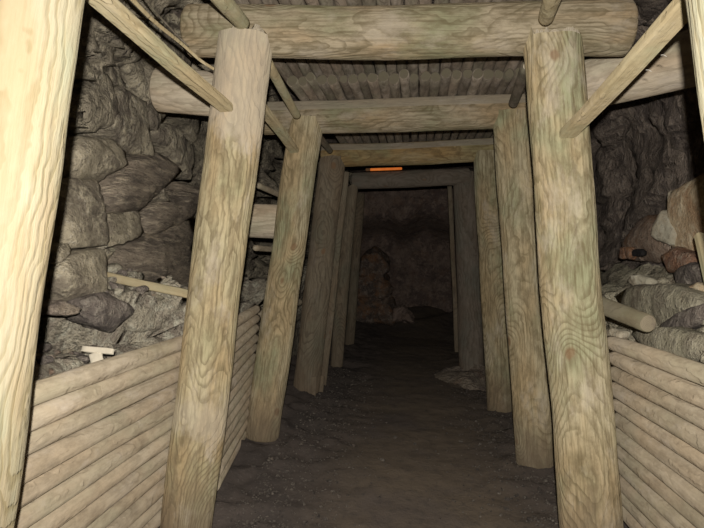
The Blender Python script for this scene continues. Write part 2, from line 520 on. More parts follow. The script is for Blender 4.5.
def tube(name, pts, r, mat, seg=8, flatten=1.0, parent=None):
    bm = bmesh.new()
    rings = []
    base = pts[0].copy()
    for i, p in enumerate(pts):
        t = (pts[min(i + 1, len(pts) - 1)] - pts[max(i - 1, 0)]).normalized()
        x = t.cross(UP)
        x = (x if x.length > 0.05 else t.cross(Vector((0, 1, 0)))).normalized()
        y = x.cross(t)
        rr = r * (1 - 0.35 * (i / (len(pts) - 1)))
        rings.append([bm.verts.new(p - base + x * math.cos(2 * PI * j / seg) * rr * flatten + y * math.sin(2 * PI * j / seg) * rr) for j in range(seg)])
    for a, b in zip(rings, rings[1:]):
        for j in range(seg):
            bm.faces.new((a[j], a[(j + 1) % seg], b[(j + 1) % seg], b[j]))
    bm.faces.new(rings[0])
    bm.faces.new(rings[-1])
    return link(name, bm, mat, parent, Matrix.Translation(base))


def smooth_path(pts, k=6):
    out = []
    for i in range(len(pts) - 1):
        p0, p1, p2, p3 = pts[max(i - 1, 0)], pts[i], pts[i + 1], pts[min(i + 2, len(pts) - 1)]
        for j in range(k):
            t = j / k
            out.append(0.5 * ((2 * p1) + (p2 - p0) * t + (2 * p0 - 5 * p1 + 4 * p2 - p3) * t * t + (3 * p1 - p0 - 3 * p2 + p3) * t ** 3))
    out.append(pts[-1])
    return out


# ------------------------------------------------------------------ rock shell: side walls with ledges, roof, end
def shell(name, profile, mat, seed, flip, kb=1.0, ledge=None, kr=1.0, y0=-0.6, y1=14.2):
    "profile: (x, z) from the foot up; the surface is broken into leaning joint blocks"
    pts = [Vector((x, 0, z)) for x, z in profile]
    pts = smooth_path(pts, 14)
    ys = []
    y = y0
    while y < y1:
        ys.append(y)
        y += 0.024 if 1.7 < y < 5.0 else 0.09
    bm = bmesh.new()
    grid = []
    sv = Vector((seed * 11.0, seed * 5.0, seed * 2.0))
    for y in ys:
        row = []
        for i, p in enumerate(pts):
            t = pts[min(i + 1, len(pts) - 1)] - pts[max(i - 1, 0)]
            nrm = Vector((t.z, 0, -t.x)).normalized()
            if flip:
                nrm = -nrm
            q = Vector((p.x, y, p.z))
            q1 = Vector((q.x * 1.2, q.y * 1.5 + q.z * 1.1, q.z * 1.7 - q.y * 0.5)) + sv
            dist, cells = noise.voronoi(q1 * 0.95 + noise.noise_vector(q * 1.4 + sv) * 0.30)
            block = noise.cell(cells[0] * 7.3) - 0.5
            tilt = (q1 * 0.95 - cells[0]).dot(Vector((0.3, noise.cell(cells[0] * 3.1) - 0.5, noise.cell(cells[0] * 9.1) - 0.5)))
            edge = min(1.0, (dist[1] - dist[0]) / 0.05)
            q2 = Vector((q1.x * 2, q1.y * 2.6, q1.z * 3.6)) + noise.noise_vector(q * 3) * 0.3
            d2, c2 = noise.voronoi(q2)
            tilt2 = (q2 - c2[0]).dot(Vector((0.2, noise.cell(c2[0] * 3.1) - 0.5, noise.cell(c2[0] * 9.1) - 0.5)))
            amp = 1.0 if p.z > 1.0 else max(0.25, 0.25 + (p.z - 0.75) * 3) if p.z > 0.75 else 0.12
            disp = kb * (block * 0.22 + tilt * 0.30 + (edge - 1) * 0.05 + (noise.cell(c2[0] * 5.1) - 0.5) * 0.05 + tilt2 * 0.07) * amp
            fq = Vector((q.x * 2.2, q.y * 3.4 - q.z * 0.8, q.z * 1.5))
            disp += (noise.ridged_multi_fractal(fq + sv, 0.9, 2.1, 6, 1.0, 2.0) - 1.0) * 0.030 * kr * amp + noise.fractal(q * 5 + sv, 0.8, 2.1, 5) * 0.03 * amp
            row.append(bm.verts.new(q + nrm * disp))
        grid.append(row)
    for a, b in zip(grid, grid[1:]):
        for j in range(len(pts) - 1):
            bm.faces.new((a[j], a[j + 1], b[j + 1], b[j]))
    for f in bm.faces:
        c = f.calc_center_median()
        if ledge and 0.5 < c.z < 1.30 + 0.06 * noise.noise(c * 4) and abs(c.x) < 1.76 + 0.05 * noise.noise(c * 3):
            f.material_index = 1
    return structure(link(name, bm, [mat] + ([ledge] if ledge else [])))


LEFT_PROFILE = [(-1.46, -0.15), (-1.43, 0.45), (-1.29, 0.88), (-1.37, 1.02), (-1.58, 1.12), (-1.78, 1.26), (-1.86, 1.5), (-1.84, 2.0), (-1.72, 2.5), (-1.45, 2.85), (-1.1, 2.98)]
RIGHT_PROFILE = [(1.22, -0.15), (1.18, 0.45), (1.08, 0.88), (1.19, 1.01), (1.45, 1.12), (1.72, 1.26), (1.92, 1.45), (1.92, 2.0), (1.78, 2.5), (1.45, 2.85), (1.1, 2.98)]
wall_l = shell('wall_left', LEFT_PROFILE, M['rock_left'], 1, False, 1.0, M['stone_grey'])
wall_r = shell('wall_right', RIGHT_PROFILE, M['rock_right'], 2, True, 0.3, M['bank'], 1.9)


def sheet(name, fn, nu, nv, mat):
    bm = bmesh.new()
    g = [[bm.verts.new(fn(i / nu, j / nv)) for j in range(nv + 1)] for i in range(nu + 1)]
    for i in range(nu):
        for j in range(nv):
            bm.faces.new((g[i][j], g[i + 1][j], g[i + 1][j + 1], g[i][j + 1]))
    return structure(link(name, bm, mat))


def roof_fn(u, v):
    x, y = -1.5 + 3.0 * u, -0.6 + 14.8 * v
    q = Vector((x, y, 0))
    d, c = noise.voronoi(q * 1.6)
    return Vector((x, y, 2.93 - noise.cell(c[0] * 3.7) * 0.08 + noise.fractal(q * 2, 0.9, 2, 4) * 0.06))


sheet('ceiling', roof_fn, 50, 200, M['rock_right'])


def floor_fn(u, v):
    x, y = -1.5 + 3.0 * u, -0.6 + 14.8 * v * (0.35 + 0.65 * v)
    q = Vector((x, y, 0))
    z = floor_z(x, y) + noise.fractal(q * 6, 0.8, 2.1, 4) * (0.010 + 0.028 * max(0.0, min(1.0, (abs(x) - 0.35) / 0.4)))
    z += 0.10 * max(0, abs(x - 0.05) - 0.75) * (1 + noise.noise(q * 4))
    z += 0.35 * max(0.0, min(1.0, (y - 10.8) / 2.0)) * (0.8 + 0.5 * noise.noise(q * 1.3))
    return Vector((x, y, z))


floor = sheet('floor', floor_fn, 110, 330, M['floor'])


def back_fn(u, v):
    x, z = -2.2 + 4.4 * u, -0.2 + 3.3 * v
    q = Vector((x, 13.5, z))
    k = 1 / (1 + math.exp(-(z - 2.05 - 0.15 * noise.noise(Vector((x * 2, 0, 0)))) * 14))
    y = 13.7 - 1.5 * k + noise.fractal(q * 1.3, 0.9, 2, 5) * 0.22
    return Vector((x, y, z))


sheet('wall_back', back_fn, 70, 60, M['back'])


def tree_of(*objs):
    vs, fs = [], []
    for o in objs:
        k = len(vs)
        vs += [o.matrix_world @ v.co for v in o.data.vertices]
        fs += [[i + k for i in p.vertices] for p in o.data.polygons]
    return BVHTree.FromPolygons(vs, fs)


bvh_l, bvh_r, bvh_f = tree_of(wall_l), tree_of(wall_r), tree_of(floor)


def ground(bvh, x, y, z=1.75):
    h = bvh.ray_cast(Vector((x, y, z)), Vector((0, 0, -1)))
    return h[0].z if h[0] is not None else None


def fz(x, y):
    h = ground(bvh_f, x, y, 2.0)
    return 0.0 if h is None else h


# ------------------------------------------------------------------ timber sets
def post(Y, p_hi, p_lo, w_hi, w_lo, z_top, mat, seed, label, cap=None, group='upright posts of the timber sets', buried=0.03, lip=0.0, zb=None, bend=0.012):
    "p_hi, p_lo: two points of the axis in the frame, w: the width there, in frame pixels"
    a, b = P(*p_lo, Y), P(*p_hi, Y)
    d = b - a

    def at_z(z):
        return a + d * ((z - a.z) / d.z)
    foot = at_z(0.0)
    z0 = (fz(foot.x, Y) - buried) if zb is None else zb
    foot = at_z(z0)
    head = at_z(z_top)
    dep = lambda p: (p - CAM).dot(FWD)
    r_lo, r_hi = w_lo / 2 * dep(a) / F, w_hi / 2 * dep(b) / F
    k = (r_hi - r_lo) / (b.z - a.z)
    rf, rh = r_lo + k * (z0 - a.z), r_lo + k * (z_top - a.z)
    top = None
    if cap:
        cy, cz, cr = cap

        def top(w):
            dy = w.y - cy
            s = cz(w.x)
            if abs(dy) < cr:
                return s - math.sqrt(cr * cr - dy * dy) - 0.002
            return s + (lip if dy < 0 else 0.0) + 0.010 * noise.noise(Vector((w.x * 11, w.y * 11, seed)))
    o = log('timber_post', foot, head, rf, rh, mat, seed, seg=44, step=0.05, top=top, round_end=0.01, bend=bend)
    return tag(o, label, 'post', group)


def capped(Y, pl, pr, r, mat, seed, label, lip=(0, 0), **kw):
    A, B = P(*pl, Y), P(*pr, Y)
    o = log('cap_timber', A, B, r, r * kw.pop('taper', 1.0), mat, seed, end=kw.pop('end', M['end']), seg=44, step=0.05, round_end=0.018, **kw)
    tag(o, label, 'beam', 'cap timbers lying across the posts')
    sl = (B.z - A.z) / (B.x - A.x)
    return o, (lambda x: A.z + (x - A.x) * sl)


# first pair, beside the camera
post(1.30, (10, 0), (-47, 400), 134, 134, 2.15, M['near'], 3, 'brightly lit pale post filling the left edge of the picture')
post(1.30, (766, 0), (826, 400), 134, 134, 2.15, M['near'], 4, 'thin sliver of a post at the upper right corner of the picture')

# second pair
Y1 = 2.85
cap1, z1 = capped(Y1 + 0.05, (188, 31), (630, 28), 0.120, M['cap'], 11, 'top beam of the nearest full set, running along the upper edge with both ends showing', wob=0.005)
post(Y1, (243, 60), (186.5, 528), 54, 51, 2.36, M['post_pale'], 5, 'left post of the nearest full set, pale dusty base, two braces meeting its head', (Y1 + 0.05, z1, 0.118), lip=-0.055)
post(Y1, (553, 57), (591, 528), 57, 60, 2.36, M['post'], 6, 'right post of the nearest full set, with bold swirling grain and knots', (Y1 + 0.05, z1, 0.118), lip=-0.075)

# third pair
Y2 = 4.2
cap2, z2 = capped(Y2 + 0.03, (262, 119), (560, 110), 0.113, M['cap'], 12, 'second cap beam inward, just below the roof of scalloped pole ends', wob=0.005, flat=(math.radians(226), 0.014))
post(Y2, (305, 132), (262, 430), 33, 35, 2.15, M['post'], 7, 'left post of the second full set, standing clear of the pole wall', (Y2 + 0.03, z2, 0.111), lip=-0.02)
post(Y2, (513, 132), (536, 450), 37, 41, 2.17, M['post'], 8, 'right post of the second full set, half hidden behind the swirl-grained post', (Y2 + 0.03, z2, 0.111), lip=-0.02)

# fourth pair
Y3 = 5.75
cap3, z3 = capped(Y3 + 0.03, (322, 155.5), (506, 149), 0.106, M['cap_gold'], 13, 'third cap beam inward, yellowish brown and mottled', flat=(math.radians(226), 0.009))
post(Y3, (331, 172), (306.5, 385), 25, 27, 2.14, M['old'], 9, 'grey brown post with a ragged foot, left of the third set', (Y3 + 0.03, z3, 0.105), lip=-0.03)
post(Y3, (488, 172), (501.5, 400), 26, 29, 2.16, M['post'], 10, 'slim greenish post at right of the third set, tucked beside a wider one', (Y3 + 0.03, z3, 0.105), lip=-0.03)

f = P(313, 391, Y3 - 0.12)
fo_ = bpy.data.objects['timber_post.006']
for nm, px, w in (('foot_splinter', 313, 0.05), ('foot_splinter', 321, 0.035)):
    a = P(px, 399 if px == 313 else 392, Y3 - 0.15)
    sp = plank(nm, a, P(px + 1.5, 376, Y3 - 0.115), w, 0.022, M['old'], px, Vector((0, 1, 0)))
    sp.parent = fo_
    sp.matrix_parent_inverse = fo_.matrix_world.inverted()

# deeper, older timbers
Y4 = 7.2
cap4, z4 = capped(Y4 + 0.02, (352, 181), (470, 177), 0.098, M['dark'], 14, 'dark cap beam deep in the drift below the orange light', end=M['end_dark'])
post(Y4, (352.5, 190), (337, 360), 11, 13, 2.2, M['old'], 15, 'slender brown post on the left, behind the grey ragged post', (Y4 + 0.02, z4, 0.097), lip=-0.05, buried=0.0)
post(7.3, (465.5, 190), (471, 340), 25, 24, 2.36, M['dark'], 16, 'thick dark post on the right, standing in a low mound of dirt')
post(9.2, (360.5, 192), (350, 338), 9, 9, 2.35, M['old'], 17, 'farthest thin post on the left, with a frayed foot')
o = plank('upright_slat', P(322.5, 387, 6.15), P(345.5, 172, 6.15), 0.075, 0.05, M['old'], 3, Vector((0, 1, 0)))
tag(o, 'narrow upright slat squeezed between the grey ragged post and a slender post', 'slat')
o = plank('upright_slat', P(457, 352, 8.0), P(449.5, 186, 8.0), 0.055, 0.05, M['old'], 4, Vector((0, 1, 0)))
tag(o, 'thin upright slat at the left edge of the thick dark post', 'slat')

# logs running off behind the sets into the rock
o = log('side_log', P(158, 90, 3.55), P(246, 97, 3.55), 0.132, 0.125, M['pale'], 21, seg=36, bend=0.0)
tag(o, 'pale thick log end between the left rock wall and the swirl-headed left post', 'log')
o['label'] = 'pale thick log reaching from the upper left rock to behind the left post head'
o = log('side_log', P(575, 88, 3.45), P(722, 50, 3.05), 0.128, 0.142, M['pale'], 22, seg=36, bend=0.0)
tag(o, 'thick pinkish log slanting from the right post head to the upper right corner', 'log')
o = log('log_stub', P(228, 220, 4.38), P(289, 222, 4.38), 0.122, 0.122, M['pale'], 23, seg=36, bend=0)
tag(o, 'short pale log stub wedged between the two lit left posts', 'log')

# ------------------------------------------------------------------ braces and spacers
BR = 'diagonal braces between the sets'
o = plank('brace', P(36, -54, 1.47), P(226, 108, 2.725), 0.068, 0.036, M['brace'], 31, Vector((0, 1, 0)), 0.95, bulge=0.012)
tag(o, 'long split brace dropping from the top left corner onto the left post head', 'brace', BR)
bR = plank('brace', P(742, -55, 1.47), P(568, 135, 2.73), 0.070, 0.036, M['brace'], 32, Vector((0, 1, 0)), 1.0, bulge=0.008)
tag(bR, 'flat brace with two bent nails dropping from the top right corner', 'brace', BR)
for (px, py, Y) in ((664, 56, 2.02), (649, 71, 2.12)):
    a = P(px - 6, py - 2, Y)
    tube('nail', smooth_path([P(px - 3, py - 1, Y + 0.01), P(px, py - 1, Y - 0.002), P(px + 2.5, py + 0.6, Y - 0.006)], 4), 0.0016, M['nail'], 6, parent=bR).data.update()
o = log('spacer_pole', P(186, -42, 1.75), P(243, 24, 2.78), 0.034, 0.034, M['brace'], 33, seg=18, bend=0)
tag(o, 'round spacer pole butting into the top beam above the left post', 'spacer', BR)
o = log('spacer_pole', P(566, -48, 1.75), P(546, 19, 2.78), 0.034, 0.034, M['brace'], 34, seg=18, bend=0)
tag(o, 'round spacer pole butting into the top beam above the right post', 'spacer', BR)
o = log('strut', P(267, 62, 3.05), P(297, 116, 4.08), 0.027, 0.027, M['brace'], 35, seg=16, bend=0)
tag(o, 'thin strut landing on the second beam at its left end', 'strut', BR)
o = plank('strut', P(255, 99, 3.05), P(295, 151, 4.10), 0.062, 0.034, M['brace'], 36, Vector((0, 1, 0)))
tag(o, 'lower slanting strut resting against the left post of the second set', 'strut', BR)
o = log('strut', P(527, 66, 3.05), P(513, 104, 4.08), 0.030, 0.030, M['lag'], 37, seg=16, bend=0)
tag(o, 'dark strut beside the right post under the scalloped roof poles', 'strut', BR)
o = log('strut', P(314, 130, 4.6), P(330, 151, 5.62), 0.028, 0.028, M['old'], 38, seg=14, bend=0)
tag(o, 'short dark strut at the left end of the third beam', 'strut', BR)
lath = smooth_path([P(120, -14, 2.0), P(133, 0, 2.1), P(155, 22, 2.3), P(182, 44, 2.55), P(200, 60, 2.66), P(214, 69, 2.72)], 6)
o = tube('split_lath', lath, 0.011, M['brace'], 8, 0.6)
tag(o, 'thin bowed split lath curving down past the left end of the top beam', 'lath')
lath = smooth_path([P(139, -10, 2.3), P(152, 8, 2.45), P(174, 32, 2.65), P(188, 46, 2.74)], 6)
o = tube('split_lath', lath, 0.006, M['lag'], 8, 0.6)
tag(o, 'fine dark sliver just above the bowed split lath', 'lath')

# ------------------------------------------------------------------ pole walls
GL, GM, GR = 'poles of the left lagging wall', 'poles of the left wall behind the second post', 'poles of the right lagging wall'
for k in range(12):
    z = 0.913 - 0.0745 * k
    xo = -1.135 - 0.10 * (0.95 - z)
    r = 0.0375 + rnd.uniform(-0.002, 0.0015)
    o = log('lagging_pole', Vector((xo + rnd.uniform(-.006, .006), 1.47 + rnd.uniform(0, .03), z + rnd.uniform(-.003, .003))), Vector((xo, 3.10 + rnd.uniform(-.05, .05), z + rnd.uniform(-.003, .003))),
            r, r * rnd.uniform(0.93, 1.0), M['pole'], 50 + k, seg=24, step=0.07, wob=0.010, bend=0.004)
    tag(o, ('topmost' if k == 0 else ORD[k] + ' from the top') + ' of the horizontal poles walling the lower left', 'pole', GL)
for k in range(13):
    z = 0.955 - 0.069 * k
    dx = -0.07 * (0.95 - z)
    r = 0.0345 + rnd.uniform(-0.002, 0.0015)
    o = log('lagging_pole', Vector((-1.0 + dx - 0.005, 3.16 + rnd.uniform(0, .04), z - 0.005)), Vector((-1.145 + dx, 4.42, z + 0.02 + rnd.uniform(-.004, .004))), r, r * 0.95, M['pole'], 70 + k, seg=20, step=0.08, wob=0.010, bend=0.003)
    tag(o, ('topmost' if k == 0 else ORD[k] + ' from the top') + ' of the short poles seen between the two lit left posts', 'pole', GM)
for k in range(12):
    z = 0.925 - 0.0735 * k
    xo = 0.935 + 0.075 * (0.93 - z)
    r = 0.0368 + rnd.uniform(-0.002, 0.0015)
    o = log('lagging_pole', Vector((xo + 0.01, 1.48 + rnd.uniform(0, .03), z + 0.022 + rnd.uniform(-.003, .003))), Vector((xo + rnd.uniform(-.006, .006), 3.12 + rnd.uniform(-.05, .05), z + rnd.uniform(-.003, .003))),
            r, r * rnd.uniform(0.93, 1.0), M['pole'], 90 + k, seg=24, step=0.07, wob=0.010, bend=0.004)
    tag(o, ('topmost' if k == 0 else ORD[k] + ' from the top') + ' of the horizontal poles walling the lower right', 'pole', GR)
for i, (py, lab) in enumerate(((191, 'upper'), (249, 'middle'), (313, 'lowest'))):
    r = (0.022, 0.022, 0.032)[i]
    z = P(312, py, 4.9).z
    o = log('side_batten', Vector((-1.16 - 0.02 * i + 0.0, 4.5, z)), Vector((-1.10 - 0.04 * i, 6.3, z)), r, r, M['pole'], 110 + i, seg=12, bend=0)
    tag(o, lab + ' of three level battens glimpsed in the dark gap left of the grey ragged post', 'batten', 'battens in the dark gap')

# ------------------------------------------------------------------ roof poles
GA, GB, GC = 'front row of roof poles', 'second row of roof poles', 'deeper roof poles'
n = 26
for k in range(n):
    t = (k + 0.5) / n
    x = -0.80 + 1.66 * t
    r = 0.033 + rnd.uniform(-0.004, 0.004)
    zz = z2(x) + 0.113 + 0.028
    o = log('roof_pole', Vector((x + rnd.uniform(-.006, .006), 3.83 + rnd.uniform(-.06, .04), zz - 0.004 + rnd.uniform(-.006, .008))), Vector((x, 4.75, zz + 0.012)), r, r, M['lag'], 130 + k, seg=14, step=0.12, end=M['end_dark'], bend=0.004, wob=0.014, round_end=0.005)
    tag(o, ORD[k] + ' roof pole from the left in the row whose rounded ends form a scalloped line', 'pole', GB)
for k in range(n):
    t = (k + 0.5) / n
    x = -0.86 + 1.76 * t
    r = 0.034 + rnd.uniform(-0.003, 0.004)
    za = z1(x) + 0.120 + 0.034
    zb = z2(x) + 0.113 + 0.028 + 0.075
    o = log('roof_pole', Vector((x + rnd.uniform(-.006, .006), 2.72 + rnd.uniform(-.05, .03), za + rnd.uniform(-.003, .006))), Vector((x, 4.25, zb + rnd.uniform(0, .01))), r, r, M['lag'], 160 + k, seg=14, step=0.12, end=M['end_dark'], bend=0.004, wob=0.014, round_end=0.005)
    tag(o, ORD[k] + ' roof pole from the left in the shadowed strip right under the top beam', 'pole', GA)
n = 20
for k in range(n):
    t = (k + 0.5) / n
    x = -0.72 + 1.50 * t
    r = 0.034 + rnd.uniform(-0.004, 0.003)
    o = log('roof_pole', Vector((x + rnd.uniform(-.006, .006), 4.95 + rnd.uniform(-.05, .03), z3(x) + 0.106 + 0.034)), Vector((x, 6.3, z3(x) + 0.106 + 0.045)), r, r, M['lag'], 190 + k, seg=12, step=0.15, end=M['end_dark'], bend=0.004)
    tag(o, ORD[k] + ' roof pole from the left just above the mottled third beam', 'pole', GC)

# orange light on the deep cap
A, B = P(370, 170.5, 7.16), P(402, 168.5, 7.16)
A.z = z4(A.x) + 0.098 + 0.018
B.z = z4(B.x) + 0.098 + 0.018
lamp = tag(bpy.data.objects.new('strip_light', None), 'small bright orange strip of light above the dark deep beam', 'light')
COL.objects.link(lamp)
lamp.location = (A + B) / 2
bpy.context.view_layer.update()
m = frame(A, B)
for nm, a, b, r, mt in (('light_tube', A, B, 0.015, M['glow']),):
    o = log(nm, a, b, r, r, mt, 1, seg=12, end=mt, bend=0, wob=0.004, round_end=0.006)
    o.parent = lamp
    o.matrix_parent_inverse = lamp.matrix_world.inverted()
o = log('bracket', A + (A - B).normalized() * 0.05, A + (B - A).normalized() * 0.004, 0.017, 0.017, M['rust'], 2, seg=12, end=M['rust'], bend=0, wob=0.002, round_end=0.004)
o.parent = lamp
o.matrix_parent_inverse = lamp.matrix_world.inverted()


# ------------------------------------------------------------------ rocks
def hull_mesh(points, seed, sub=4, rough=0.012, freq=6.0, strata=0.0):
    "an angular rock: a fine ball wrapped onto the hull of some corner points"
    c = sum(points, Vector()) / len(points)
    hb = bmesh.new()
    for p in points:
        hb.verts.new(p - c)
    res = bmesh.ops.convex_hull(hb, input=hb.verts)
    bmesh.ops.triangulate(hb, faces=hb.faces)
    bvh = BVHTree.FromBMesh(hb)
    hb.free()
    bm = bmesh.new()
    bmesh.ops.create_icosphere(bm, subdivisions=sub, radius=1.0)
    sv = Vector((seed * 3.3, seed * 1.7, seed * 0.9))
    for v in bm.verts:
        d = v.co.normalized()
        h = bvh.ray_cast(d * 20, -d)
        v.co = h[0] if h[0] is not None else d * 0.02
    bmesh.ops.smooth_vert(bm, verts=bm.verts, factor=0.12, use_axis_x=True, use_axis_y=True, use_axis_z=True)
    for v in bm.verts:
        d = v.co.normalized()
        q = v.co + sv
        k = noise.fractal(q * freq, 0.9, 2.1, 4) * rough
        k += (noise.ridged_multi_fractal(q * freq * 0.6, 0.9, 2.1, 5, 1.0, 2.0) - 1.0) * rough * 0.7
        k += (noise.cell(Vector((q.x * freq * .5, q.y * freq * .5, q.z * freq))) - 0.5) * rough * 0.5
        if strata:
            k += strata * math.sin((q.z + 0.35 * q.y + 0.05 * noise.noise(q * 3)) * 90)
        v.co = v.co + d * k
    return bm, c


def block(name, poly, X, mat, seed, label, cat='rock', depth=0.3, front=0.07, lean=0.0, group=None, rough=0.014, strata=0.0, z_ref=1.5, ridge=False):
    "a jointed block of the side wall: poly is its outline as seen, X the side plane its face lies on"
    pts = []
    mid = [PX(px, py, X) for px, py in poly]
    c = sum(mid, Vector()) / len(mid)
    mid = [c + (p - c) * 1.07 for p in mid]
    out = -1 if X < 0 else 1
    if ridge:
        rr = random.Random(seed)
        for q in range(3):
            a, b = rr.sample(mid, 2)
            p = c + (a - c) * 0.65 + (b - c) * rr.uniform(0, 0.3)
            pts.append(p - Vector((out * front * rr.uniform(0.7, 1.6), 0, 0)))
    for p in mid:
        lx = lean * (p.z - z_ref) * -out
        pts.append(p + Vector((lx, 0, 0)))
        q = c + (p - c) * 0.94
        if not ridge:
            pts.append(q + Vector((lx - out * front * (0.55 + 0.9 * noise.cell(p * 9 + Vector((seed, 0, 0)))), 0, 0)))
        q = c + (p - c) * 0.9
        pts.append(q + Vector((lx + out * depth, 0.05, 0)))
    bm, cc = hull_mesh(pts, seed, 4, rough, 5.0, strata)
    o = link(name, bm, mat, None, Matrix.Translation(cc))
    return tag(o, label, cat, group)


GJ = 'jointed rocks of the left wall'
B_ = M['rock_block']
block('rock_block', [(64, 150), (76, 138), (112, 140), (126, 152), (118, 164), (98, 180), (64, 178)], -1.66, B_, 1, 'broad pale block beside the bright left post, above a pillar shaped rock', 'rock', group=GJ)
block('rock_block', [(58, 182), (96, 180), (93, 202), (101, 226), (101, 246), (58, 246)], -1.62, B_, 2, 'pillar shaped rock beside the bright left post, between two flat cracks', 'rock', group=GJ)
block('rock_block', [(100, 186), (128, 158), (150, 152), (174, 168), (172, 182), (140, 207), (103, 214)], -1.68, M['rock_slab'], 3, 'big overhanging slab with layered lines in the middle of the left wall', 'rock', group=GJ, strata=0.003)
block('rock_block', [(103, 216), (140, 209), (146, 232), (118, 244), (104, 248)], -1.66, B_, 4, 'wedge shaped rock tucked below the layered overhanging slab', 'rock', group=GJ)
block('rock_block', [(48, 284), (54, 262), (76, 250), (100, 249), (106, 280), (92, 297), (60, 303)], -1.55, M['rock_block'], 5, 'squat boulder with a dark underside beside the bright left post', 'boulder', depth=0.3)
block('rock_block', [(52, 264), (54, 246), (66, 244), (70, 252), (64, 262)], -1.52, B_, 6, 'small knob of rock on the squat boulder\'s left shoulder', 'rock')
block('rock_block', [(104, 252), (150, 240), (196, 218), (196, 290), (150, 282), (108, 272)], -1.74, M['rock_slab'], 7, 'long dark slab rising behind the loose plank on the left', 'rock', group=GJ, strata=0.003)
block('rock_block', [(146, 212), (176, 184), (196, 190), (196, 216), (150, 236)], -1.72, M['rock_slab'], 8, 'dark angular rock left of the front post, between the layered and the long slab', 'rock', group=GJ)
block('rock_block', [(112, 100), (126, 84), (140, 100), (147, 130), (144, 156), (122, 148), (110, 126)], -1.70, M['rock_left'], 9, 'rounded hanging lump of folded rock high on the left wall', 'rock', group=GJ, rough=0.03)
block('rock_block', [(84, 96), (104, 70), (112, 98), (108, 124), (90, 134), (80, 116)], -1.72, M['rock_left'], 10, 'upright folded lump of rock beside the upper part of the bright left post', 'rock', group=GJ, rough=0.03)
block('rock_block', [(120, 50), (146, 46), (160, 80), (162, 120), (148, 130), (138, 92)], -1.76, M['rock_left'], 11, 'tall folded rib of rock under the long split brace', 'rock', group=GJ, rough=0.03)
block('rock_block', [(86, 30), (108, 36), (118, 58), (104, 68), (86, 60)], -1.76, M['rock_left'], 12, 'topmost lump of folded rock between the bright post and the split brace', 'rock', group=GJ, rough=0.03)
block('rock_block', [(150, 130), (166, 124), (186, 150), (184, 180), (168, 160)], -1.76, M['rock_left'], 13, 'slanting lump of rock just left of the front left post below its brace', 'rock', group=GJ, rough=0.03)

# rubble on the left ledge that can be told apart
block('rubble_rock', [(86, 302), (108, 292), (128, 303), (130, 320), (112, 334), (94, 322)], -1.42, M['stone_dark'], 21, 'purplish grey faceted rock in the middle of the left rubble', 'rock', depth=0.16, front=0.06, ridge=True)
block('rubble_rock', [(48, 306), (62, 300), (74, 308), (66, 316), (50, 316)], -1.42, M['stone_brown'], 23, 'small brown stone under the squat boulder', 'rock', depth=0.1, front=0.06, ridge=True)
block('rubble_rock', [(130, 304), (150, 300), (162, 318), (158, 332), (134, 330)], -1.38, M['stone_grey'], 25, 'grey tilted rock right of the purplish faceted one', 'rock', depth=0.14, front=0.06, ridge=True)
block('rubble_rock', [(158, 300), (176, 296), (188, 312), (184, 330), (164, 326)], -1.36, M['stone_dark'], 27, 'dark stone in the left rubble touching the front left post', 'rock', depth=0.14, front=0.06, ridge=True)

o = plank('loose_plank', PX(106, 275, -1.60), P(196, 296, 3.03), 0.03, 0.042, M['brace'], 41, Vector((0, 0, 1)))
tag(o, 'loose narrow plank bridging from the left rubble to the front left post', 'plank')

# T-shaped split chip
cbase = P(97, 353, 2.42)
bm = bmesh.new()
for (cx, cz, sx, sz, rot) in ((0.0, 0.012, 0.136, 0.022, 0.08), (0.004, -0.022, 0.05, 0.055, -0.45)):
    ret = bmesh.ops.create_cube(bm, size=1.0)
    bmesh.ops.scale(bm, verts=ret['verts'], vec=(sx, 0.014, sz))
    bmesh.ops.rotate(bm, verts=ret['verts'], cent=(0, 0, 0), matrix=Matrix.Rotation(rot, 3, 'Y'))
    bmesh.ops.translate(bm, verts=ret['verts'], vec=(cx, 0.004 * (cz < 0), cz))
bmesh.ops.subdivide_edges(bm, edges=bm.edges[:], cuts=4, use_grid_fill=True)
for v in bm.verts:
    v.co += noise.noise_vector(v.co * 40) * 0.004
o = link('wood_chip', bm, M['chip'], None, Matrix.Translation(cbase))
o.rotation_euler = (-0.5, 0, 0.0)
tag(o, 'whitish T-shaped splinter of wood lying on the left rubble', 'wood chip')

# ---- right ledge
block('rock_block', [(668, 216), (678, 192), (700, 176), (730, 182), (736, 262), (694, 266), (676, 248)], 1.62, M['stone_tan'], 31, 'large tan rock at the right edge of the picture above the ledge', 'rock', front=0.06)
block('rock_block', [(654, 238), (657, 222), (662, 211), (668, 219), (674, 232), (671, 244)], 1.56, M['stone_pale'], 32, 'cream coloured pointed stone leaning on the large tan rock', 'rock', depth=0.12, front=0.03, ridge=True)
block('rock_block', [(668, 206), (671, 189), (677, 199), (676, 210)], 1.60, M['stone_pale'], 33, 'tiny pale pointed stone above the cream coloured one', 'rock', depth=0.08, front=0.02, ridge=True)
block('rock_block', [(620, 250), (630, 230), (646, 216), (664, 226), (674, 250), (654, 262), (630, 260)], 1.64, M['stone_red'], 34, 'reddish brown rock left of the cream pointed stone', 'rock', front=0.04, ridge=True)
block('rock_block', [(660, 256), (674, 248), (692, 256), (690, 270), (668, 272)], 1.52, M['stone_rust'], 35, 'orange brown rock below the large tan rock', 'rock', depth=0.16, front=0.03, ridge=True)
block('rock_block', [(672, 272), (690, 262), (706, 266), (708, 284), (682, 290)], 1.42, M['stone_dark'], 36, 'dark grey rock by the leaning tan board', 'rock', depth=0.16, front=0.03, ridge=True)
block('rock_block', [(652, 330), (676, 314), (706, 300), (708, 318), (680, 332)], 1.16, M['stone_dark'], 37, 'purplish slanting rock face beside the sawn end of the loose pole', 'rock', depth=0.12, front=0.02, ridge=True)
